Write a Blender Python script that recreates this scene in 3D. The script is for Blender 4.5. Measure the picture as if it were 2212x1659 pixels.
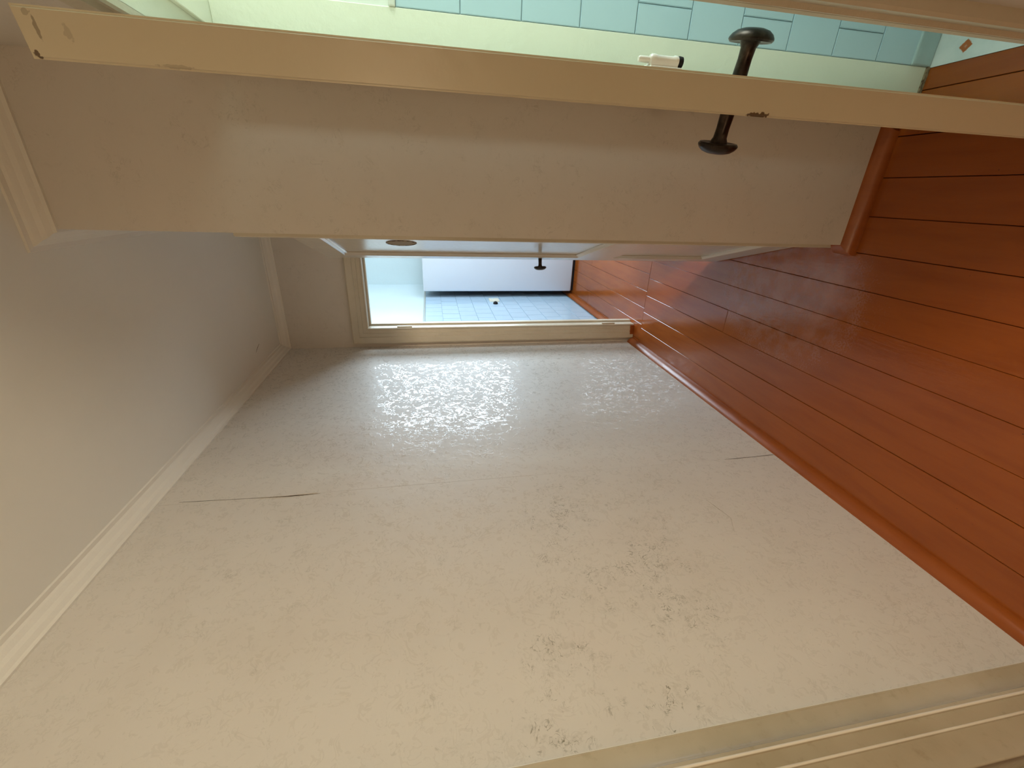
import bpy, bmesh, math, random
from mathutils import Vector, Matrix
random.seed(7)
S = bpy.context.scene
for o in list(bpy.data.objects): bpy.data.objects.remove(o, do_unlink=True)
COL = S.collection

# ------------------------------------------------------------------ camera, world, light, exposure
FPX, YAW, PITCH, ROLL = 907.99, -0.434717, -0.177712, -0.0421252
CAMH = 1.5
def cam_axes():
    cy, sy = math.cos(YAW), math.sin(YAW); cp, sp = math.cos(PITCH), math.sin(PITCH)
    f = Vector((sy*cp, cy*cp, sp)); r0 = Vector((cy, -sy, 0)); u0 = r0.cross(f)
    r = r0*math.cos(ROLL) + u0*math.sin(ROLL); u = -r0*math.sin(ROLL) + u0*math.cos(ROLL)
    return r, u, f
r, u, f = cam_axes()
cam = bpy.data.cameras.new('camera'); co = bpy.data.objects.new('camera', cam); COL.objects.link(co)
cam.sensor_fit = 'HORIZONTAL'; cam.sensor_width = 36; cam.lens = FPX/2212*36
cam.clip_start = 0.02; cam.clip_end = 60
# the phone was held sideways: picture right is the floor
X, Y, Z = -u, r, -f
co.matrix_world = Matrix(((X.x, Y.x, Z.x, 0), (X.y, Y.y, Z.y, 0), (X.z, Y.z, Z.z, CAMH), (0, 0, 0, 1)))
S.camera = co
S.view_settings.view_transform = 'Standard'; S.view_settings.look = 'None'
S.view_settings.gamma = 1; S.view_settings.use_curve_mapping = False
S.view_settings.exposure = 0.0
w = bpy.data.worlds.new('sky'); S.world = w; w.use_nodes = True
w.node_tree.nodes['Background'].inputs[0].default_value = (0.62, 0.80, 1.0, 1)
w.node_tree.nodes['Background'].inputs[1].default_value = 4.0

def area(name, loc, direction, sx, sy, power, color):
    l = bpy.data.lights.new(name, 'AREA'); l.shape = 'RECTANGLE'; l.size = sx; l.size_y = sy
    l.energy = power; l.color = color
    o = bpy.data.objects.new(name, l); COL.objects.link(o); o.location = loc
    o.rotation_euler = Vector(direction).to_track_quat('-Z', 'Y').to_euler()
    return o
# daylight entering by the kitchen's two windows and the bathroom's window (sky seen outside each pane)
area('kitchen_window_daylight', (0.535, 5.24, 1.35), (0, -1, 0), 1.23, 1.80, 140, (0.72, 0.88, 1.0))
area('kitchen_side_daylight', (2.02, 3.72, 1.55), (-1, 0, 0), 1.0, 1.2, 58, (0.72, 0.88, 1.0))
area('bathroom_window_daylight', (2.02, 0.91, 1.65), (-1, 0, 0), 0.6, 1.0, 38, (0.86, 1.0, 0.85))
# behind the photographer: a lamp in the room off the hall to the right (its light reaches the
# hall through that room's doorway), and an added warm fill light at the near end of the hall
def lamp(name, loc, power, color, size):
    l = bpy.data.lights.new(name, 'POINT'); l.energy = power; l.color = color; l.shadow_soft_size = size
    o = bpy.data.objects.new(name, l); COL.objects.link(o); o.location = loc
lamp('side_room_lamp_light', (1.02, -0.55, 1.58), 78, (1.0, 0.87, 0.68), 0.22)
lamp('hall_lamp_light', (-0.55, -1.7, 1.70), 21, (1.0, 0.74, 0.46), 0.14)
# bare bulb in the small room behind the panelled door: it shines out through the gap of the ajar door
lamp('closet_bulb_light', (0.20, 1.62, 2.03), 45, (1.0, 0.86, 0.68), 0.03)

# ------------------------------------------------------------------ node helpers
class N:
    def __init__(s, name):
        s.m = bpy.data.materials.new(name); s.m.use_nodes = True; s.t = s.m.node_tree; s.b = s.t.nodes['Principled BSDF']
        g = s.t.nodes.new('ShaderNodeNewGeometry'); s.P = g.outputs['Position']
    def nd(s, k, **kw):
        n = s.t.nodes.new(k)
        for a, v in kw.items(): setattr(n, a, v)
        return n
    def ln(s, a, b):
        if isinstance(a, bpy.types.NodeSocket): s.t.links.new(a, b)
        else: b.default_value = a
    def math(s, op, a, b=0.0, c=0.0, clamp=False):
        n = s.nd('ShaderNodeMath', operation=op, use_clamp=clamp)
        s.ln(a, n.inputs[0]); s.ln(b, n.inputs[1])
        if op in ('MULTIPLY_ADD', 'SMOOTH_MIN'): s.ln(c, n.inputs[2])
        return n.outputs[0]
    def noise(s, scale, detail=2, rough=0.5, dist=0.0, vec=None, sc=(1, 1, 1)):
        mp = s.nd('ShaderNodeMapping'); s.ln(vec or s.P, mp.inputs['Vector']); mp.inputs['Scale'].default_value = sc
        n = s.nd('ShaderNodeTexNoise'); s.ln(mp.outputs[0], n.inputs['Vector'])
        n.inputs['Scale'].default_value = scale; n.inputs['Detail'].default_value = detail
        n.inputs['Roughness'].default_value = rough; n.inputs['Distortion'].default_value = dist
        return n.outputs['Fac']
    def ramp(s, v, a, b, lo=0.0, hi=1.0):
        n = s.nd('ShaderNodeMapRange', interpolation_type='SMOOTHSTEP'); s.ln(v, n.inputs[0])
        n.inputs[1].default_value = a; n.inputs[2].default_value = b; n.inputs[3].default_value = lo; n.inputs[4].default_value = hi
        return n.outputs[0]
    def mix(s, fac, a, b):
        n = s.nd('ShaderNodeMix', data_type='RGBA'); s.ln(fac, n.inputs[0])
        for v, i in ((a, 6), (b, 7)):
            if isinstance(v, tuple): v = (*v[:3], 1)
            s.ln(v, n.inputs[i])
        return n.outputs[2]
    def bump(s, h, strength, dist=0.01):
        n = s.nd('ShaderNodeBump'); s.ln(h, n.inputs['Height']); n.inputs['Strength'].default_value = strength
        n.inputs['Distance'].default_value = dist; s.t.links.new(n.outputs[0], s.b.inputs['Normal']); return n
    def spot(s, c, rx, ry, rz, wob=0.35):
        """soft-edged blotch mask at a place on the surface"""
        v = s.nd('ShaderNodeVectorMath', operation='SUBTRACT'); s.ln(s.P, v.inputs[0]); v.inputs[1].default_value = c
        d = s.nd('ShaderNodeVectorMath', operation='DIVIDE'); s.ln(v.outputs[0], d.inputs[0]); d.inputs[1].default_value = (rx, ry, rz)
        l = s.nd('ShaderNodeVectorMath', operation='LENGTH'); s.ln(d.outputs[0], l.inputs[0])
        nz = s.noise(150, 2); q = s.math('MULTIPLY_ADD', nz, wob*2, l.outputs['Value'])
        return s.ramp(q, 1.0+wob, 0.75+wob)
    def out(s, col=None, rough=None, spec=None):
        if col is not None: s.ln((*col[:3], 1) if isinstance(col, tuple) else col, s.b.inputs['Base Color'])
        if rough is not None: s.ln(rough, s.b.inputs['Roughness'])
        if spec is not None: s.b.inputs['Specular IOR Level'].default_value = spec
        return s.m

def paint(name, col, rough=0.35, spec=0.5, dirt=0.12, bumps=0.15, dirtcol=None, scale=1.0):
    n = N(name)
    a = n.noise(2.2*scale, 4, 0.6); b = n.noise(38*scale, 3, 0.6)
    dc = dirtcol or tuple(c*0.72 for c in col)
    k = n.math('MULTIPLY', n.ramp(a, 0.35, 0.75), dirt*2); k = n.math('ADD', k, n.math('MULTIPLY', n.ramp(b, 0.55, 0.8), dirt), clamp=True)
    c = n.mix(k, col, dc)
    n.bump(n.math('ADD', n.noise(55*scale, 3, 0.55), n.math('MULTIPLY', n.noise(9*scale, 2), 0.8)), bumps, 0.004)
    return n.out(c, rough, spec)

def wallpaper(name='glossy_embossed_wallpaper', glint=True):
    n = N(name)
    base = n.noise(1.3, 3, 0.6)
    # embossed, branching crinkle veins
    def vein(scale, width, dist):
        q = n.noise(scale, 2.5, 0.6, dist)
        r_ = n.math('ABSOLUTE', n.math('SUBTRACT', q, 0.5))
        return n.ramp(r_, width, width*0.25)
    brk = n.ramp(n.noise(46, 2, 0.6), 0.44, 0.52)
    v1 = n.math('MULTIPLY', vein(29, 0.030, 1.6), brk)
    v2 = n.math('MULTIPLY', vein(37, 0.026, 1.2), n.ramp(n.noise(34, 2, 0.5), 0.46, 0.56))
    v = n.math('MAXIMUM', v1, v2)
    gm = n.math('MULTIPLY', vein(19, 0.058, 1.8), n.ramp(n.noise(34, 2, 0.6), 0.46, 0.52))
    fine = n.math('MULTIPLY', vein(62, 0.024, 1.0), n.ramp(n.noise(24, 2, 0.5), 0.46, 0.58))
    # greyish stain caught in the veins, worst in the middle of the near part of the wall
    st = n.spot((-1.015, 0.52, 1.17), 0.3, 0.30, 0.20, 0.3)
    st = n.math('MAXIMUM', st, n.math('MULTIPLY', n.spot((-1.015, 0.86, 0.98), 0.3, 0.5, 0.30, 0.3), 0.45))
    patch = n.ramp(n.noise(7.5, 4, 0.65), 0.40, 0.66)
    amt = n.math('MULTIPLY_ADD', st, 1.15, 0.24); amt = n.math('MULTIPLY', amt, patch)
    vd = n.math('MAXIMUM', n.math('MULTIPLY', v1, 0.9), n.math('MULTIPLY', fine, 0.75)); vd = n.math('MULTIPLY', vd, n.ramp(n.noise(30, 3, 0.6), 0.42, 0.60, 0.15, 1.0))
    vd = n.math('MAXIMUM', vd, n.ramp(n.noise(26, 5, 0.7, 1.0), 0.50, 0.72, 0, 0.30))
    fac = n.math('MULTIPLY', vd, amt, clamp=True)
    cloud = n.math('MULTIPLY', n.ramp(n.noise(3.0, 4, 0.6), 0.42, 0.72), 0.22)
    c = n.mix(cloud, (0.70, 0.65, 0.58), (0.60, 0.535, 0.45))
    c = n.mix(n.math('MULTIPLY', n.ramp(base, 0.5, 0.7), 0.25), c, (0.70, 0.60, 0.52))
    c = n.mix(fac, c, (0.21, 0.185, 0.125))
    rough = n.math('MULTIPLY_ADD', gm, -0.46, 0.58) if glint else n.math('MULTIPLY_ADD', v, -0.1, 0.62)
    n.bump(n.math('ADD', n.math('MULTIPLY', gm, 0.25), n.math('ADD', n.math('MULTIPLY', n.noise(90, 3), 0.15), n.math('MULTIPLY', n.noise(14, 2), 5.0))), 0.30 if glint else 0.15, 0.0014)
    return n.out(c, rough, 0.5)

def floor_paint(name, haze_and_specks=True):
    n = N(name)
    oi = n.nd('ShaderNodeObjectInfo').outputs['Random']
    g = n.noise(6, 5, 0.6, 0.4, None, (4.0, 0.5, 1)); big = n.noise(2.4, 4, 0.65)
    c = n.mix(n.ramp(g, 0.3, 0.75), (0.325, 0.082, 0.013), (0.27, 0.063, 0.010))
    c = n.mix(n.math('MULTIPLY', oi, 0.3), c, (0.285, 0.067, 0.012))
    # milky reflection of the bright kitchen painted into the board colour, plus dark specks
    if haze_and_specks:
        sp = n.spot((-0.36, 1.58, 0), 0.30, 0.42, 1, 0.45)
        sc = n.math('MULTIPLY', sp, n.ramp(n.noise(14, 5, 0.7), 0.38, 0.62))
        c = n.mix(n.math('MULTIPLY', sc, 0.40), c, (0.42, 0.20, 0.13))
        dot = n.ramp(n.noise(85, 1), 0.80, 0.84); c = n.mix(dot, c, (0.05, 0.02, 0.01))
        rough = n.math('ADD', n.math('MULTIPLY_ADD', big, 0.06, 0.09), n.math('MULTIPLY', sc, 0.06))
    else:
        rough = n.math('MULTIPLY_ADD', n.ramp(big, 0.42, 0.60), 0.12, 0.30)
    n.bump(n.math('ADD', n.noise(28, 3, 0.6, 0.3, None, (3, 0.6, 1)), n.noise(5, 2)), 0.12, 0.004)
    return n.out(c, rough, 0.5)

M = {}
M['paper'] = wallpaper()
M['paper2'] = wallpaper('embossed_wallpaper_on_partition', False)
M['ceiling'] = paint('matt_ceiling_paint', (0.84, 0.82, 0.74), 0.75, 0.2, 0.05, 0.08)
M['cornice'] = paint('cornice_paint', (0.82, 0.78, 0.69), 0.6, 0.25, 0.06, 0.2)
M['trim'] = paint('old_gloss_trim_paint', (0.62, 0.56, 0.44), 0.30, 0.5, 0.18, 0.3, (0.42, 0.36, 0.24))
M['trimgloss'] = paint('worn_high_gloss_trim_paint', (0.56, 0.49, 0.37), 0.15, 0.6, 0.30, 0.12, (0.34, 0.28, 0.18))
M['beadpaint'] = paint('pale_rubbed_bead_paint', (0.84, 0.78, 0.66), 0.22, 0.6, 0.12, 0.2, (0.66, 0.58, 0.44))  # pale colour for the painted highlight lines on the near casing
M['leaf'] = paint('cream_gloss_door_paint', (0.66, 0.60, 0.50), 0.20, 0.6, 0.10, 0.18)
M['floor'] = floor_paint('orange_gloss_floor_paint')
M['quad'] = floor_paint('orange_gloss_skirting_paint', False)
M['gap'] = N('dark_gap').out((0.015, 0.007, 0.004), 0.9, 0.1)
M['white'] = paint('white_room_paint', (0.68, 0.80, 0.84), 0.45, 0.4, 0.06, 0.12)
M['bathwhite'] = paint('pale_bathroom_paint', (0.80, 0.84, 0.78), 0.45, 0.4, 0.05, 0.12)
M['greenjamb'] = paint('pale_green_frame_paint', (0.82, 0.84, 0.70), 0.35, 0.45, 0.08, 0.25, (0.74, 0.76, 0.56))
M['tile'] = paint('blue_wall_tile', (0.50, 0.68, 0.76), 0.22, 0.5, 0.08, 0.05, (0.45, 0.62, 0.69))
M['tilek'] = paint('pale_blue_wall_tile', (0.53, 0.70, 0.86), 0.14, 0.5, 0.06, 0.05, (0.42, 0.54, 0.70))
M['grout'] = paint('blue_grey_grout', (0.36, 0.50, 0.53), 0.7, 0.2, 0.1, 0.2)
M['groutk'] = paint('grey_blue_grout', (0.26, 0.34, 0.40), 0.7, 0.2, 0.1, 0.2)
M['cap'] = paint('tile_edge_strip', (0.72, 0.74, 0.66), 0.35, 0.4, 0.1, 0.1)
M['capk'] = paint('grey_tile_edge_strip', (0.42, 0.46, 0.44), 0.4, 0.4, 0.1, 0.1)
M['skirt'] = paint('bath_skirting', (0.42, 0.55, 0.56), 0.35, 0.4, 0.35, 0.2)
M['appliance'] = paint('white_enamel', (0.70, 0.74, 0.82), 0.28, 0.5, 0.03, 0.02)
M['rubber'] = N('black_rubber').out((0.012, 0.012, 0.014), 0.6, 0.3)
M['plastic'] = N('cream_plastic').out((0.80, 0.78, 0.66), 0.35, 0.4)
M['boltwhite'] = N('white_gloss_bolt_paint').out((0.92, 0.93, 0.88), 0.25, 0.5)
M['dark'] = paint('brown_stained_boards', (0.16, 0.11, 0.07), 0.5, 0.3)  # dark tone given to the unseen back wall to cut bounced light
def knobmat():
    n = N('blackened_bronze'); a = n.noise(60, 3, 0.6)
    c = n.mix(n.ramp(a, 0.4, 0.7), (0.022, 0.014, 0.010), (0.060, 0.042, 0.030))
    n.b.inputs['Metallic'].default_value = 0.75; n.bump(n.noise(120, 2), 0.25, 0.001)
    return n.out(c, n.math('MULTIPLY_ADD', a, 0.3, 0.18))
M['knob'] = knobmat()
def edgemat():
    n = N('cream_paint_on_door_edge'); a = n.noise(3, 4, 0.6); b = n.noise(40, 3)
    c = n.mix(n.math('MULTIPLY', n.ramp(a, 0.4, 0.7), 0.2), (0.62, 0.55, 0.40), (0.54, 0.46, 0.31))
    for ctr, rx, rz, k in (((0.1255, 0.709, 0.980), 0.0050, 0.020, 0.95), ((0.166, 0.70, 1.9395), 0.004, 0.003, 0.35),
                           ((0.154, 0.703, 1.935), 0.012, 0.0022, 0.55), ((0.128, 0.709, 1.947), 0.0035, 0.0035, 0.95),
                           ((0.150, 0.704, 1.905), 0.008, 0.004, 0.25), ((0.127, 0.709, 1.80), 0.002, 0.02, 0.3)):
        c = n.mix(n.math('MULTIPLY', n.spot(ctr, rx, 0.05, rz, 0.9), k), c, (0.11, 0.065, 0.03))
    n.bump(n.math('ADD', b, n.noise(12, 2)), 0.18, 0.004)
    return n.out(c, 0.33, 0.45)
M['edge'] = edgemat()
def bathfloor():
    n = N('white_lino_with_orange_diamonds')
    sp = n.nd('ShaderNodeSeparateXYZ'); n.ln(n.P, sp.inputs[0])
    def saw(v, o, p):
        q = n.math('SUBTRACT', v, o - p/2); q = n.math('MODULO', n.math('ADD', q, 10*p), p); return n.math('ABSOLUTE', n.math('SUBTRACT', q, p/2))
    d = n.math('ADD', saw(sp.outputs[0], 0.420, 0.19), saw(sp.outputs[1], 1.218, 0.19))
    nz = n.noise(90, 2); d = n.math('MULTIPLY_ADD', nz, 0.008, d)
    fac = n.ramp(d, 0.0225, 0.0185); inner = n.ramp(d, 0.010, 0.006, 0, 0.4)
    c = n.mix(fac, n.mix(n.ramp(n.noise(12, 4), 0.4, 0.7), (0.72, 0.78, 0.78), (0.62, 0.70, 0.70)), (0.42, 0.13, 0.04))
    c = n.mix(inner, c, (0.6, 0.42, 0.33))
    return n.out(c, 0.3, 0.4)
M['lino'] = bathfloor()
def glassmat():
    n = N('window_glass'); t = n.t; t.nodes.remove(n.b)
    tr = t.nodes.new('ShaderNodeBsdfTransparent'); gl = t.nodes.new('ShaderNodeBsdfGlossy'); gl.inputs['Roughness'].default_value = 0.02
    fr_ = t.nodes.new('ShaderNodeFresnel'); fr_.inputs['IOR'].default_value = 1.45; mx = t.nodes.new('ShaderNodeMixShader')
    t.links.new(fr_.outputs[0], mx.inputs[0]); t.links.new(tr.outputs[0], mx.inputs[1]); t.links.new(gl.outputs[0], mx.inputs[2])
    t.links.new(mx.outputs[0], t.nodes['Material Output'].inputs['Surface'])
    return n.m
M['glass'] = glassmat()
def brownring():
    n = N('worn_brown_wood'); a = n.noise(90, 3)
    return n.out(n.mix(n.ramp(a, 0.4, 0.65), (0.33, 0.26, 0.16), (0.10, 0.055, 0.03)), 0.6, 0.3)
M['wood'] = brownring()
M['plate'] = paint('bare_brown_plate', (0.34, 0.26, 0.16), 0.7, 0.25, 0.3, 0.4)

# ------------------------------------------------------------------ mesh helpers
def box(bm, lo, hi):
    v = [bm.verts.new((x, y, z)) for x in (lo[0], hi[0]) for y in (lo[1], hi[1]) for z in (lo[2], hi[2])]
    for f_ in ((0, 1, 3, 2), (4, 6, 7, 5), (0, 4, 5, 1), (2, 3, 7, 6), (0, 2, 6, 4), (1, 5, 7, 3)): bm.faces.new([v[i] for i in f_])
def boxes(*bs):
    bm = bmesh.new()
    for b in bs: box(bm, b[0], b[1])
    return bm
def bev(bm, w, seg=2):
    bmesh.ops.bevel(bm, geom=bm.edges[:], offset=w, segments=seg, affect='EDGES', profile=0.5); return bm
def prism(bm, prof, o, dw, dd, dl, L, m0=0.0, m1=0.0):
    """profile (w,d) swept along dl for L; ends mitred: the end shifts by m*w"""
    o, dw, dd, dl = map(Vector, (o, dw, dd, dl)); A = []; B = []
    for (w_, d_) in prof:
        A.append(bm.verts.new(o + dw*w_ + dd*d_ + dl*(m0*w_))); B.append(bm.verts.new(o + dw*w_ + dd*d_ + dl*(L + m1*w_)))
    k = len(prof)
    for i in range(k): bm.faces.new((A[i], A[(i+1) % k], B[(i+1) % k], B[i]))
    bm.faces.new(A[::-1]); bm.faces.new(B)
    return bm
def lathe(bm, prof, o, axis, seg=40):
    """profile (radius, height along axis)"""
    o = Vector(o); a = Vector(axis).normalized(); p = a.orthogonal().normalized(); q = a.cross(p); rows = []
    for (rr, h) in prof:
        if rr < 1e-6: rows.append([bm.verts.new(o + a*h)])
        else: rows.append([bm.verts.new(o + a*h + (p*math.cos(2*math.pi*i/seg) + q*math.sin(2*math.pi*i/seg))*rr) for i in range(seg)])
    for A, B in zip(rows, rows[1:]):
        for i in range(seg):
            j = (i+1) % seg
            if len(A) == 1 and len(B) == 1: continue
            if len(A) == 1: bm.faces.new((A[0], B[j], B[i]))
            elif len(B) == 1: bm.faces.new((A[i], A[j], B[0]))
            else: bm.faces.new((A[i], A[j], B[j], B[i]))
    return bm
def mesh(name, bm, m, smooth=False):
    bmesh.ops.recalc_face_normals(bm, faces=bm.faces[:])
    me = bpy.data.meshes.new(name); bm.to_mesh(me); bm.free()
    if m: me.materials.append(m)
    if smooth:
        for p in me.polygons: p.use_smooth = True
        me.set_sharp_from_angle(angle=math.radians(40)) if hasattr(me, 'set_sharp_from_angle') else None
    return me
def obj(name, bm, m, parent=None, smooth=False, loc=None):
    o = bpy.data.objects.new(name, mesh(name, bm, m, smooth)); COL.objects.link(o)
    if parent: o.parent = parent
    if loc: o.location = loc
    return o
def tag(o, label, cat=None, kind=None, group=None):
    o['label'] = label
    if cat: o['category'] = cat
    if kind: o['kind'] = kind
    if group: o['group'] = group
    return o
def struct(name, bm, m, label, cat, smooth=False):
    return tag(obj(name, bm, m, None, smooth), label, cat, 'structure')
def empty(name, label, cat, kind=None):
    o = bpy.data.objects.new(name, None); COL.objects.link(o); return tag(o, label, cat, kind)

CEIL = 2.50
XL = -1.015     # left wall face
YP = 1.355      # partition face
XR = 0.258      # right wall, hall face
XB = 0.386      # right wall, bathroom face
YJ = 1.303      # tiled wall face
YF = 2.90       # far wall face
XC = -0.130     # corner of the partition
XO, YO, YK, XW = 1.90, -2.3, 5.09, -3.1   # outer shell

# ------------------------------------------------------------------ floor
fl = struct('floor', boxes(((XW-.1, YO-.1, -.10), (XO+.1, YK+.1, -.022))), M['gap'], 'orange-red painted board floor running down the hall and into the kitchen', 'floor')
def board(x0, x1, y0, y1, zt=0.0):
    g = random.uniform(0.0005, 0.0013)
    bm = boxes(((x0+g-(x0+x1)/2, y0+.001-(y0+y1)/2, -.024), (x1-g-(x0+x1)/2, y1-.001-(y0+y1)/2, 0)))
    bmesh.ops.bevel(bm, geom=[e for e in bm.edges if all(v.co.z > -.001 for v in e.verts)], offset=0.0012, segments=1, affect='EDGES')
    o = obj('floorboard', bm, M['floor'], fl, loc=((x0+x1)/2, (y0+y1)/2, zt + random.uniform(-.0006, .0006)))
    o.rotation_euler = (random.uniform(-.0003, .0003), random.uniform(-.005, .005), 0); return o
E0, PW = -0.152, 0.1203
k = -5; edges = [E0 - PW*i for i in range(-5, 25)]
ends = {3: [1.90], 1: [0.2], 5: [0.35], 0: [-.4], 2: [-0.9], -1: [0.1]}
for i in range(-5, 24):
    x1, x0 = E0 - PW*i, E0 - PW*(i+1)
    if x0 < XW: x0 = XW
    if i == -5: x1 = XB + 0.0; 
    if i == -5: x0 = E0 - PW*(i+1)
    if x1 > XB: x1 = XB
    if x1 - x0 < 0.02: continue
    ye = 2.77 if x1 > XL-.15 else YK
    if x0 > XC-.02: ye = YP
    cuts = [YO] + sorted(ends.get(i, [random.choice([-.6, .15, .6])])) + [ye]
    for a, b in zip(cuts, cuts[1:]): board(x0, x1, a, b)
for i in range(-2, 9):
    x1 = -0.486 + 0.1203*(3-i) ; x0 = x1 - 0.1203
    if x1 < XL-.12: continue
    board(x0, x1, 2.77, 3.9 + 0.3*(i % 3)); board(x0, x1, 3.9 + 0.3*(i % 3), YK)
board(XC-.03+.0, XC+.12, 1.36, 2.9)
# bathroom floor
tag(obj('floor', boxes(((XB, YO, -.02), (XO, YJ+.02, 0.0015))), M['lino']), 'white bathroom vinyl floor dotted with small orange diamonds', 'floor', 'structure')
tag(obj('floor', boxes(((.235, YP, -.02), (XO, 2.9, 0.0)), ((-.03, 1.6, -.02), (.24, 2.9, 0)), ((.77, 2.9, -.02), (XO, YK, -.0005))), M['quad']), 'orange floor of the rooms behind the partition', 'floor', 'structure')

# ------------------------------------------------------------------ ceiling
ce = struct('ceiling', boxes(((XW-.1, YO-.1, CEIL), (XO+.1, YK+.1, CEIL+.1))), M['ceiling'], 'plain off-white plaster ceiling over the hall', 'ceiling')
def sliver(name, pts, m, parent, th=0.0008, lift=(0, 0, -1)):
    """thin pointed raised flake following pts with widths"""
    bm = bmesh.new(); L = Vector(lift); up_ = [];dn = []
    n = len(pts)
    for i, (p, wd) in enumerate(pts):
        p = Vector(p); t = (Vector(pts[min(i+1, n-1)][0]) - Vector(pts[max(i-1, 0)][0])).normalized(); s_ = t.cross(L).normalized()
        up_.append([bm.verts.new(p + s_*wd), bm.verts.new(p - s_*wd)]); dn.append([bm.verts.new(p + s_*wd + L*th), bm.verts.new(p - s_*wd + L*th)])
    for i in range(n-1):
        a, b, c, d = up_[i][0], up_[i][1], up_[i+1][1], up_[i+1][0]; e, f2, g, h = dn[i][0], dn[i][1], dn[i+1][1], dn[i+1][0]
        bm.faces.new((a, b, c, d)); bm.faces.new((e, h, g, f2)); bm.faces.new((a, d, h, e)); bm.faces.new((b, f2, g, c))
    return obj(name, bm, m, parent)
sliver('plaster_crack', [((-.850, 2.530, CEIL-.0002), .0003), ((-.860, 2.50, CEIL-.0002), .0018), ((-.878, 2.462, CEIL-.0002), .0003)], M['wood'], ce)

# ------------------------------------------------------------------ walls
T = 0.11
wl = struct('wall_left', boxes(((XL-T, .278, 0), (XL-.002, YF, CEIL)), ((XL-T, YO, 0), (XL-.002, -.56, CEIL)), ((XL-T, -.56, 2.0), (XL-.002, .278, CEIL))),
            M['paper'], 'long left wall papered in glossy cream crinkle-embossed wallpaper', 'wall')
def strip(y0, y1, z0=0.0, z1=CEIL, th=0.0022):
    bm = boxes(((XL-.002, y0, z0), (XL-.002+th, y1, z1)))
    return obj('wallpaper_strip', bm, M['paper'], wl)
strip(.280, 1.3205); strip(1.3213, 2.235); strip(2.2354, YF)
# lifted seam: a slit where the paper edge has sprung open
sliver('seam_gap', [((XL+.0003, 1.330, 2.39), .0002), ((XL+.0003, 1.328, 2.33), .0007), ((XL+.0003, 1.324, 2.24), .0003), ((XL+.0003, 1.318, 2.12), .0006), ((XL+.0003, 1.315, 2.03), .0022), ((XL+.0003, 1.315, 1.98), .0012), ((XL+.0003, 1.316, 1.93), .0002)], M['gap'], wl, 0.0004, (1, 0, 0))
sliver('paper_flap', [((XL+.0003, 1.319, 2.13), .0005), ((XL+.0006, 1.3195, 2.04), .0035), ((XL+.0003, 1.320, 1.94), .0005)], M['paper'], wl, 0.0022, (1, 0, 0))
sliver('seam_gap', [((XL+.0003, 1.3207, .29), .0002), ((XL+.0003, 1.3212, .24), .0011), ((XL+.0003, 1.3235, .15), .0005), ((XL+.0003, 1.326, .07), .0014), ((XL+.0003, 1.327, .045), .0010)], M['gap'], wl, 0.0004, (1, 0, 0))
sliver('scratch', [((XL+.0003, 1.09, .53), .0002), ((XL+.0003, 1.04, .515), .0008), ((XL+.0003, .99, .50), .0004), ((XL+.0003, .93, .53), .0002)], M['wood'], wl, 0.0003, (1, 0, 0))

wp = struct('wall_partition', boxes(((XC, YP, 0), (XB, YP+.13, CEIL)), ((XB, YJ+.010, 0), (XO, YP+.13, CEIL)), ((XR, YJ+.030, 0), (XB, YP, CEIL))),
            M['paper2'], 'cream papered wall facing the hall, ending at a corner beside the panelled door', 'wall')
wf = struct('wall_far', boxes(((XL, YF, 0), (-.895, YF+.12, CEIL)), ((-.252, YF, 0), (XO, YF+.12, CEIL)), ((-.895, YF, 1.958), (-.252, YF+.12, CEIL))),
            M['paper2'], 'papered wall at the end of the hall holding the open kitchen doorway', 'wall')
wr = struct('wall_right', boxes(((XR, YO, 0), (XB, -.24, CEIL)), ((XR, -.24, 2.38), (XB, .34, CEIL)), ((XR, .34, 0), (XB, .655, CEIL)), ((XR, .655, 1.981), (XB, YJ+.03, CEIL))),
            M['paper2'], 'right hall wall with the bathroom doorway and, behind the viewer, an open doorway', 'wall')
wh = struct('wall_hall_right', boxes(((XC, 2.115, 0), (XC+.11, YF, CEIL)), ((XC, YP+.13, 1.98), (XC+.11, 2.115, CEIL))),
            M['paper2'], 'hall wall behind the panelled door, past the partition corner', 'wall')
# kitchen and bathroom shells
wk = struct('wall_kitchen_left', boxes(((XL-T, YF, 0), (XL-.008, YK+.1, CEIL))), M['white'], 'kitchen side wall, white above pale blue tiles', 'wall')
def shell(name, bs, m, label): return struct(name, boxes(*bs), m, label, 'wall')
KW = (-.08, 1.15, .45, 2.25)    # kitchen end window x0,x1,z0,z1
shell('wall_kitchen_end', (((XL-.01, YK, 0), (KW[0], YK+.1, CEIL)), ((KW[1], YK, 0), (XO+.1, YK+.1, CEIL)), ((KW[0], YK, 0), (KW[1], YK+.1, KW[2])), ((KW[0], YK, KW[3]), (KW[1], YK+.1, CEIL))), M['white'], 'white end wall of the kitchen behind the refrigerator')
SW = (3.22, 4.22, .95, 2.15); BW = (0.61, 1.21, 1.15, 2.15)
shell('wall_outer', (((XO, YO, 0), (XO+.1, BW[0], CEIL)), ((XO, BW[0], 0), (XO+.1, BW[1], BW[2])), ((XO, BW[0], BW[3]), (XO+.1, BW[1], CEIL)), ((XO, BW[1], 0), (XO+.1, SW[0], CEIL)),
      ((XO, SW[0], 0), (XO+.1, SW[1], SW[2])), ((XO, SW[0], SW[3]), (XO+.1, SW[1], CEIL)), ((XO, SW[1], 0), (XO+.1, YK, CEIL))), M['bathwhite'], 'outer wall of bathroom and kitchen with their windows')
shell('wall_bathroom_near', (((XB, .40, 0), (XO, .50, CEIL)),), M['bathwhite'], 'bathroom wall on the near side, out of view')
shell('wall_back', (((XW, YO-.1, 0), (XO+.1, YO, CEIL)),), M['dark'], 'wall at the near end of the hall behind the viewer')
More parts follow.
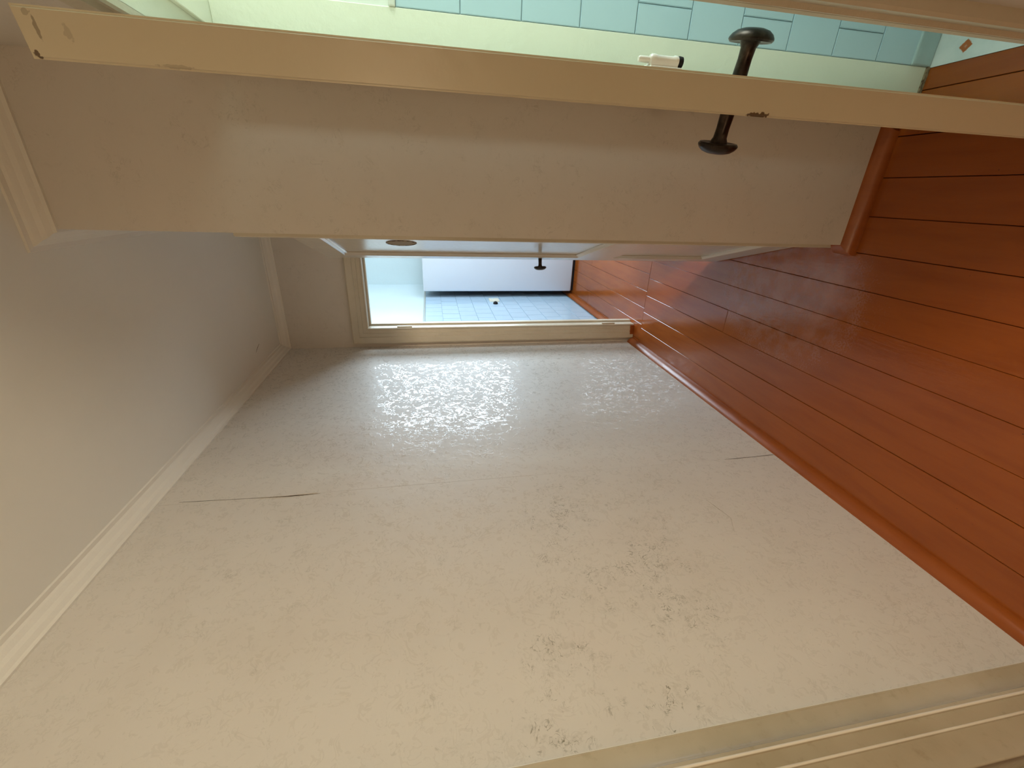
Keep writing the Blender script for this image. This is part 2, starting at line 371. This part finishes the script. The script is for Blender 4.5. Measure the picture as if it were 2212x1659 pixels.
shell('wall_side_room', (((XW-.1, YO-.1, 0), (XW, YK+.1, CEIL)), ((XW, YF, 0), (XL-T, YF+.12, CEIL))), M['paper2'], 'walls of the side room beyond the left doorway')
obj('wall_paint', boxes(((XB, YJ+.004, 1.57), (XO, YJ+.0105, CEIL))), M['bathwhite'], wp)
obj('wall_paint', boxes(((XB-.0, .50, 0), (XB+.004, .655, CEIL)), ((XB, .655, 1.981), (XB+.004, YJ, CEIL))), M['bathwhite'], wr)

# windows
def window(n, axis, a0, a1, z0, z1, p, label):
    """axis 'y': window in a wall of constant y=p ; 'x': constant x=p"""
    def B(a, b, c, d, t0, t1): return ((a, p+t0, c), (b, p+t1, d)) if axis == 'y' else ((p+t0, a, c), (p+t1, b, d))
    fw = .045; t0, t1 = .02, .07; mid = (z0+z1)/2
    wdw = tag(obj('window_%d' % n, boxes(B(a0, a0+fw, z0, z1, t0, t1), B(a1-fw, a1, z0, z1, t0, t1), B(a0+fw, a1-fw, z0, z0+fw, t0, t1), B(a0+fw, a1-fw, z1-fw, z1, t0, t1)), M['white']), label, 'window', 'structure')
    obj('meeting_rail', boxes(B(a0+fw, a1-fw, mid-.02, mid+.02, t0+.005, t1-.005)), M['white'], wdw)
    for c, d in ((z0+fw, mid-.02), (mid+.02, z1-fw)): obj('pane', boxes(B(a0+fw, a1-fw, c, d, .042, .046)), M['glass'], wdw)
    obj('sill', boxes(B(a0-.03, a1+.03, z0-.03, z0, -.04, .02)), M['white'], wdw)
window(1, 'y', KW[0], KW[1], KW[2], KW[3], YK, 'bright sash window in the end wall of the kitchen')
window(2, 'x', SW[0], SW[1], SW[2], SW[3], XO, 'side sash window of the kitchen')
window(3, 'x', BW[0], BW[1], BW[2], BW[3], XO, 'bathroom sash window')

# cornice
CP = [(0, -.048), (.007, -.048), (.010, -.040), (.020, -.032), (.026, -.022), (.036, -.013), (.040, -.007), (.052, -.005), (.054, 0), (0, 0)]
def cornice(name, segs, label):
    bm = bmesh.new()
    for o, dw, dl, L, m0, m1 in segs: prism(bm, CP, (*o, CEIL), (*dw, 0), (0, 0, 1), (*dl, 0), L, m0, m1)
    return struct(name, bm, M['cornice'], label, 'cornice')
cornice('trim_1', [((XL, YO), (1, 0), (0, 1), YF-YO, 0, -1)], 'slim painted cornice along the top of the left wall')
cornice('trim_2', [((XL, YF), (0, -1), (1, 0), XC-XL, 1, -1)], 'slim painted cornice over the far wall')
cornice('trim_3', [((XC, YP), (0, -1), (1, 0), XR-XC, -1, -1), ((XC, YP), (-1, 0), (0, 1), YF-YP, -1, -1), ((XR, YO), (-1, 0), (0, 1), YP-YO, 0, -1)], 'slim painted cornice round the partition and right wall')

# orange quad skirting
QP = [(0, 0), (.034, 0), (.034, .006), (.031, .018), (.022, .031), (.012, .038), (.004, .042), (0, .042)]
def quad(name, segs, label):
    bm = bmesh.new()
    for o, dw, dl, L, m0, m1 in segs: prism(bm, QP, (*o, 0), (*dw, 0), (0, 0, 1), (*dl, 0), L, m0, m1)
    return struct(name, bm, M['quad'], label, 'skirting', True)
quad('baseboard_left', [((XL, .416), (1, 0), (0, 1), YF-.030-.416, 0, 0)], 'orange painted quarter-round skirting at the foot of the left wall')
quad('baseboard_partition', [((XC, YP), (0, -1), (1, 0), XR-XC, -1, -1), ((XC, YP), (-1, 0), (0, 1), .04, -1, 0)], 'orange painted quarter-round skirting along the partition')
quad('baseboard_kitchen', [((XL+.002, YF+.12), (1, 0), (0, 1), YK-YF-.12, 0, 0)], 'orange painted quarter-round skirting under the kitchen tiles')
quad('baseboard_right', [((XR, YO), (-1, 0), (0, 1), -.27-YO, 0, 0)], 'orange painted skirting on the right wall behind the viewer')

# ------------------------------------------------------------------ door frames
PF = [(0, 0), (0, .012), (.004, .017), (.010, .016), (.012, .011), (.034, .013), (.037, .018), (.060, .019), (.063, .025), (.100, .028), (.108, .025), (.110, 0)]
PS = [(0, 0), (0, .012), (.004, .016), (.010, .014), (.013, .010), (.022, .011), (.026, .019), (.030, .020), (.033, .014), (.052, .018), (.060, .020), (.063, .016), (.063, 0)]
def arc(w0, d0, rr, n=6): return [(w0 + rr*(1-math.cos(math.pi/2*k/n)), d0 + rr*math.sin(math.pi/2*k/n)) for k in range(n+1)]
PL = [(0, 0), (0, .010)] + arc(0, .011, .004) + [(.050, .014), (.0575, .0140)] + arc(.0580, .0145, .0065) + [(.084, .0205), (.0875, .0200)] + arc(.0880, .0205, .0068) + \
     [(.099, .0270), (.102, .0215), (.107, .0140), (.115, .0095), (.128, .0085), (.146, .0105)] + [(.1475, .0120), (.1490, .0128), (.151, .0110), (.151, 0)]
def frame(name, prof, label, axis, side, pos, a0, a1, zt, depth, mat, stop=None, heads=True):
    """door frame. axis 'y': in a wall of constant y (runs along x); side -1: casing faces -axis"""
    W = prof[-1][0]; root = empty(name, label, 'door frame', 'structure')
    def V(a, d, z): return (a, d, z) if axis == 'y' else (d, a, z)
    n = V(0, side, 0)
    # casings, mitred at the head
    bm = bmesh.new(); prism(bm, prof, V(a0, pos, 0.001), V(-1, 0, 0), n, (0, 0, 1), zt, 0, 1); obj('casing', bm, mat, root)
    bm = bmesh.new(); prism(bm, prof, V(a1, pos, 0.001), V(1, 0, 0), n, (0, 0, 1), zt, 0, 1); obj('casing', bm, mat, root)
    bm = bmesh.new(); prism(bm, prof, V(a0, pos, zt), (0, 0, 1), n, V(1, 0, 0), a1-a0, -1, 1); obj('head_casing', bm, mat, root)
    far = pos - side*depth; lo, hi = min(pos, far), max(pos, far)
    lo -= 0.002; hi += 0.002
    t = .018
    def bx(a, b, c, d, e=lo, f3=hi): return (V(a, e, c), V(b, f3, d))
    bj = lambda *q: boxes(*[tuple(tuple(sorted(z)) for z in zip(*p)) for p in q])
    fix = lambda q: boxes(*[((min(p[0][0], p[1][0]), min(p[0][1], p[1][1]), min(p[0][2], p[1][2])), (max(p[0][0], p[1][0]), max(p[0][1], p[1][1]), max(p[0][2], p[1][2]))) for p in q])
    g = M['greenjamb'] if mat is M['greenjamb'] else M['trim']
    jm = stop[2] if stop else mat
    obj('jamb', bev(fix([bx(a0-t, a0, 0.001, zt+t)]), .0015, 1), jm, root); obj('jamb', bev(fix([bx(a1, a1+t, 0.001, zt+t)]), .0015, 1), jm, root)
    obj('head_jamb', bev(fix([bx(a0, a1, zt, zt+t)]), .0015, 1), jm, root)
    if stop:
        s0, s1, _ = stop; th = .012
        obj('stop', bev(fix([bx(a0, a0+th, 0.001, zt-th, s0, s1)]), .0015, 1), jm, root); obj('stop', bev(fix([bx(a1-th, a1, 0.001, zt-th, s0, s1)]), .0015, 1), jm, root)
        obj('head_stop', bev(fix([bx(a0, a1, zt-th, zt, s0, s1)]), .0015, 1), jm, root)
    return root
f1 = frame('trim_4', PF, 'cream moulded door frame round the open kitchen doorway', 'y', -1, YF, -.877, -.270, 1.940, .12, M['trim'], (YF+.05, YF+.085, M['trim']))
for z in (1.70, .205):   # painted-over hinges on the kitchen jamb
    bm = boxes(((-.8775, YF-.004, z-.05), (-.8745, YF+.032, z+.05))); lathe(bm, [(0, 0), (.0055, 0), (.0055, .1), (0, .1)], (-.873, YF-.004, z-.05), (0, 0, 1), 12)
    obj('hinge', bm, M['trim'], f1)
obj('paint_splash', boxes(((-.955, YF-.0285, .0015), (-.885, YF-.012, .028))), M['quad'], f1)
f2 = frame('trim_5', PS, 'cream moulded door frame with pale green inner faces round the bathroom doorway', 'x', -1, XR, .675, 1.315, 1.975, XB-XR, M['trim'], (.312, XB+.002, M['greenjamb']))
obj('foot_strip', boxes(((.312, YJ-.006, .0005), (XB+.002, YJ, .010))), M['wood'], f2)
f3 = frame('trim_6', PL, 'wide triple-ridged cream door frame at the near end of the left wall', 'x', 1, XL, -.545, .265, 1.985, T, M['trimgloss'], (XL-.075, XL-.045, M['trimgloss']))
for o_ in f3.children:
    for p_ in o_.data.polygons: p_.use_smooth = True
    o_.data.set_sharp_from_angle(angle=math.radians(32))
def highlight_bead(w_, d_, rr, L):  # thin pale strip painted in place of the highlight along a casing ridge
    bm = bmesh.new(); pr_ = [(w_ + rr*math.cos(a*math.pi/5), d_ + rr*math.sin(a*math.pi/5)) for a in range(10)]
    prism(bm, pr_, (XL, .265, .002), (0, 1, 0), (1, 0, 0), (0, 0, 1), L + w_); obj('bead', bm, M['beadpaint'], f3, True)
highlight_bead(.0605, .0205, .0026, 1.985); highlight_bead(.0905, .0268, .0028, 1.985); highlight_bead(.1500, .0105, .0017, 1.985)
f4 = frame('trim_7', [(0, 0), (0, .012), (.005, .015), (.085, .015), (.088, .012), (.088, 0)], 'plain cream casing just round the partition corner beside the panelled door', 'x', -1, XC, 1.482, 2.100, 1.965, .11, M['trim'])

# ------------------------------------------------------------------ doors
def door_leaf(name, label, hinge, free, width, height, z0, thick, thickside, panels, mat, bev_=.0025):
    """leaf in local coords: x along width from hinge, y thickness, z up; panels = list of (x0,x1,z0,z1)"""
    root = bpy.data.objects.new(name, None)
    d = Vector((free[0]-hinge[0], free[1]-hinge[1], 0)).normalized(); ang = math.atan2(d.y, d.x)
    W, H = width, height; y0, y1 = (0, thick) if thickside > 0 else (-thick, 0)
    xs = sorted({0, W} | {p[0] for p in panels} | {p[1] for p in panels}); zs = sorted({0, H} | {p[2] for p in panels} | {p[3] for p in panels})
    bs = []
    x0, x1 = panels[0][0], panels[0][1]
    bs += [((0, y0, 0), (x0, y1, H)), ((x1, y0, 0), (W, y1, H))]
    zz = 0
    for p in sorted(panels, key=lambda p: p[2]): bs.append(((x0, y0, zz), (x1, y1, p[2]))); zz = p[3]
    bs.append(((x0, y0, zz), (x1, y1, H)))
    bm = bmesh.new()
    for b in bs:
        box(bm, *b)
    bmesh.ops.remove_doubles(bm, verts=bm.verts[:], dist=1e-5)
    # drop the inner coincident faces
    seen = {}
    for f_ in bm.faces[:]:
        key = tuple(sorted(v.index for v in f_.verts)); seen.setdefault(key, []).append(f_)
    root = obj(name, bm, mat)
    root.location = (hinge[0], hinge[1], z0); root.rotation_euler = (0, 0, ang)
    tag(root, label, 'door', 'structure')
    MP = [(0, 0), (.020, .0), (.020, .004), (.014, .008), (.010, .006), (.004, .013), (0, .014)]
    for p in panels:
        pb = boxes(((p[0], y0+.014, p[2]), (p[1], y1-.014, p[3])))
        obj('panel', pb, mat, root)
        bm = bmesh.new(); a, b, c, e = p
        for yy, n in ((y0+.014, -1), (y1-.014, 1)):
            prism(bm, MP, (a, yy, c), (1, 0, 0), (0, n, 0), (0, 0, 1), e-c, 1, -1)
            prism(bm, MP, (b, yy, c), (-1, 0, 0), (0, n, 0), (0, 0, 1), e-c, 1, -1)
            prism(bm, MP, (a, yy, c), (0, 0, 1), (0, n, 0), (1, 0, 0), b-a, 1, -1)
            prism(bm, MP, (a, yy, e), (0, 0, -1), (0, n, 0), (1, 0, 0), b-a, 1, -1)
        obj('moulding', bm, mat, root)
    return root
# near door: seen exactly edge on, swung out of the bathroom doorway
AZ = math.radians(11.93); dr = Vector((math.sin(AZ), math.cos(AZ), 0)); pr = Vector((dr.y, -dr.x, 0))   # pr points to the right
TH = .0500; latch = dr*.718; hinge_c = dr*1.318
hl = hinge_c - pr*TH/2
d1 = door_leaf('door_1', 'thick cream door seen edge-on, swung out of the bathroom doorway', (hl.x, hl.y), ((latch-pr*TH/2).x, (latch-pr*TH/2).y), .600, 1.944, .010, TH, 1,
               [(.105, .495, .20, .80), (.105, .495, .98, 1.82)], M['leaf'])
# painted latch edge of the leaf (a hardwood lipping, local x = width end)
W_ = .600
bm = boxes(((W_, 0, 0), (W_+.0035, TH, 1.944))); bmesh.ops.bevel(bm, geom=[e for e in bm.edges if all(v.co.x > W_+.003 for v in e.verts)], offset=.003, segments=3, affect='EDGES')
obj('edge_lipping', bm, M['edge'], d1, True)
def knob(parent, x, z, yface, side, rad=.0335, stem=.0115, reach=.046, dome=.016):
    k_ = bpy.data.objects.new('door_knob', None)
    pf = [(0, 0), (stem*1.05, 0), (stem, .002), (stem*.93, reach*.5), (stem*1.0, reach*.8), (stem*1.35, reach-.001), (rad*.72, reach+.0005), (rad*.93, reach-.002), (rad, reach+.001), (rad*.99, reach+.0035),
          (rad*.90, reach+dome*.50), (rad*.72, reach+dome*.78), (rad*.45, reach+dome*.95), (rad*.2, reach+dome), (0, reach+dome)]
    bm = bmesh.new(); lathe(bm, pf, (x, yface, z), (0, side, 0), 48)
    return obj('door_knob', bm, M['knob'], parent, True)
# local y: thickness direction. figure out which side is the bathroom side
KX, KZ = .540, 1.5 - .508 - .010
knob(d1, KX, KZ, TH, 1); knob(d1, KX, KZ, 0, -1)
# small white barrel bolt on the bathroom-side face
def bolt(parent, x, z, yface, side):
    root = obj('slide_bolt', bev(boxes(((x-.013, min(yface, yface+side*.002), z-.026), (x+.013, max(yface, yface+side*.002), z+.024))), .0006, 1), M['boltwhite'], parent)
    bm = bmesh.new(); yc = yface+side*.0085
    lathe(bm, [(0, 0), (.0070, 0), (.0078, .002), (.0078, .006), (.0068, .008), (.0068, .034), (.0078, .036), (.0078, .042), (.0055, .045), (0, .045)], (x, yc, z-.022), (0, 0, 1), 24)
    box(bm, (x-.0078, min(yface, yc), z-.021), (x+.0078, max(yface, yc), z+.022))
    obj('bolt_housing', bm, M['boltwhite'], root, True)
    bm = bmesh.new(); lathe(bm, [(0, 0), (.0042, 0), (.0042, .016), (.003, .018), (0, .018)], (x, yc, z+.022), (0, 0, 1), 20); obj('bolt_tip', bm, M['boltwhite'], root, True)
    bm = bmesh.new(); lathe(bm, [(0, 0), (.0072, 0), (.0078, -.002), (.0072, -.007), (0, -.0075)], (x, yc, z-.0222), (0, 0, 1), 24)
    box(bm, (x-.0055, min(yface, yc-side*.003), z-.028), (x+.0055, max(yface, yc-side*.003), z-.0222)); obj('bolt_end', bm, M['rubber'], root, True)
    return root
bolt(d1, .578, 1.5-.352-.010, TH, 1)

# panelled door ajar in the hall's right wall
d2 = door_leaf('door_2', 'panelled cream door standing ajar beyond the partition corner', (-.137, 1.487), (-.296, 2.075), .609, 1.944, .012, .040, -1,
               [(.095, .535, .130, .620), (.095, .535, .790, 1.862)], M['leaf'])
knob(d2, .566, .972, 0, 1, .0300, .0085, .040, .014)
# round hole patched in the upper panel
bm = bmesh.new(); lathe(bm, [(.056, -.004), (.058, .0015), (.054, .003), (.050, .0015), (.048, -.004)], (.262, -.014, 1.598), (0, 1, 0), 40)
ring = obj('round_rim', bm, M['wood'], d2, True)
bm = bmesh.new(); lathe(bm, [(0, .0012), (.050, .0012), (.050, -.004), (0, -.004)], (.262, -.014, 1.598), (0, 1, 0), 40)
obj('round_plate', bm, M['plate'], ring)

# ------------------------------------------------------------------ tiles
TW, TG = 0.1515, 0.0020
def tile_mesh(name, w_, h_, m):
    bm = boxes(((-w_/2, -h_/2, 0), (w_/2, h_/2, .009)))
    bmesh.ops.bevel(bm, geom=[e for e in bm.edges if all(v.co.z > .008 for v in e.verts)], offset=.0014, segments=2, affect='EDGES')
    return mesh(name, bm, m)
def tiling(parent, origin, du, n, length, top, m, off, reserve=None):
    """tiles in staggered rows under height top; du = direction along the wall, n = outward normal"""
    du = Vector(du); n = Vector(n); up_ = Vector((0, 0, 1)); cache = {}
    rot = Matrix((du, up_, n)).transposed()
    if rot.determinant() < 0: rot = Matrix((-du, up_, n)).transposed()
    for row in range(10):
        zc = top - TW*(row+.5); s = off - TW + (TW/2 if row % 2 else 0) 
        while s < length:
            a, b = max(s, 0), min(s+TW, length); s += TW
            if b - a < .012: continue
            key = round(b-a, 4)
            if key not in cache: cache[key] = tile_mesh('wall_tile', b-a-TG, TW-TG, m)
            o = bpy.data.objects.new('wall_tile', cache[key]); COL.objects.link(o); o.parent = parent
            o.location = Vector(origin) + du*((a+b)/2) + up_*zc + n*random.uniform(-.0003, .0003)
            o.rotation_euler = (rot @ Matrix.Rotation(random.uniform(-.003, .003), 3, 'X') @ Matrix.Rotation(random.uniform(-.003, .003), 3, 'Y')).to_euler()
# bathroom: face at y=YJ, looking -Y
obj('grout', boxes(((XB+.002, YJ+.005, 0), (XO, YJ+.0105, 1.575))), M['grout'], wp)
tiling(wp, (XB+.002, YJ+.009, 0), (1, 0, 0), (0, -1, 0), XO-XB-.002, 1.558, M['tile'], .065)
obj('tile_edge_strip', bev(boxes(((XB+.002, YJ-.004, 1.558), (XO, YJ+.009, 1.574))), .003, 2), M['cap'], wp)
obj('skirting_tile', bev(boxes(((XB+.002, YJ-.006, .002), (XO, YJ+.009, .069))), .004, 2), M['skirt'], wp)
# kitchen: face at x=XL, looking +X
obj('grout', boxes(((XL-.008, YF+.12, 0), (XL-.003, YK, 1.590))), M['groutk'], wk)
tiling(wk, (XL-.007, YF+.12, 0), (0, 1, 0), (1, 0, 0), YK-YF-.12, 1.572, M['tilek'], .04)
obj('tile_edge_strip', bev(boxes(((XL-.008, YF+.12, 1.572), (XL+.004, YK, 1.590))), .003, 2), M['capk'], wk)

# ------------------------------------------------------------------ refrigerator
fr = empty('refrigerator', 'tall white refrigerator standing against the kitchen tiles, seen through the doorway', 'refrigerator')
fr.location = (-.62, 4.37, 0)
def F(lo, hi): return ((lo[0]+.62, lo[1]-4.37, lo[2]), (hi[0]+.62, hi[1]-4.37, hi[2]))
obj('body', bev(boxes(F((-.925, 4.445, .045), (-.335, 5.02, 1.575))), .008, 2), M['rubber'], fr)
obj('door', bev(boxes(F((-.950, 4.370, .028), (-.325, 4.425, 1.590))), .012, 3), M['appliance'], fr, True)
obj('door_gasket', boxes(F((-.938, 4.425, .045), (-.335, 4.445, 1.578))), M['rubber'], fr)
obj('kick_plate', boxes(F((-.945, 4.395, .0), (-.33, 4.445, .045))), M['rubber'], fr)
obj('handle', bev(boxes(F((-.372, 4.325, .70), (-.350, 4.372, 1.15))), .006, 2), M['appliance'], fr)

# wall socket and plug on the kitchen tiles
so = tag(obj('wall_socket', bev(boxes(((XL-.001, 4.05, .835), (XL+.014, 4.165, .935))), .004, 2), M['plastic']), 'cream wall socket on the kitchen tiles beside the refrigerator', 'wall socket')
obj('switch', bev(boxes(((XL+.013, 4.115, .885), (XL+.020, 4.135, .915))), .002, 1), M['white'], so)
so.location = (0, .12, 0)
bm = bmesh.new(); lathe(bm, [(0, 0), (.022, 0), (.024, .006), (.020, .020), (.008, .028), (0, .028)], (XL, 4.085, .890), (1, 0, 0), 24)
tag(obj('wall_plug', bm, M['rubber'], None, True), 'small round black plug on the tiles next to the cream wall socket', 'plug')
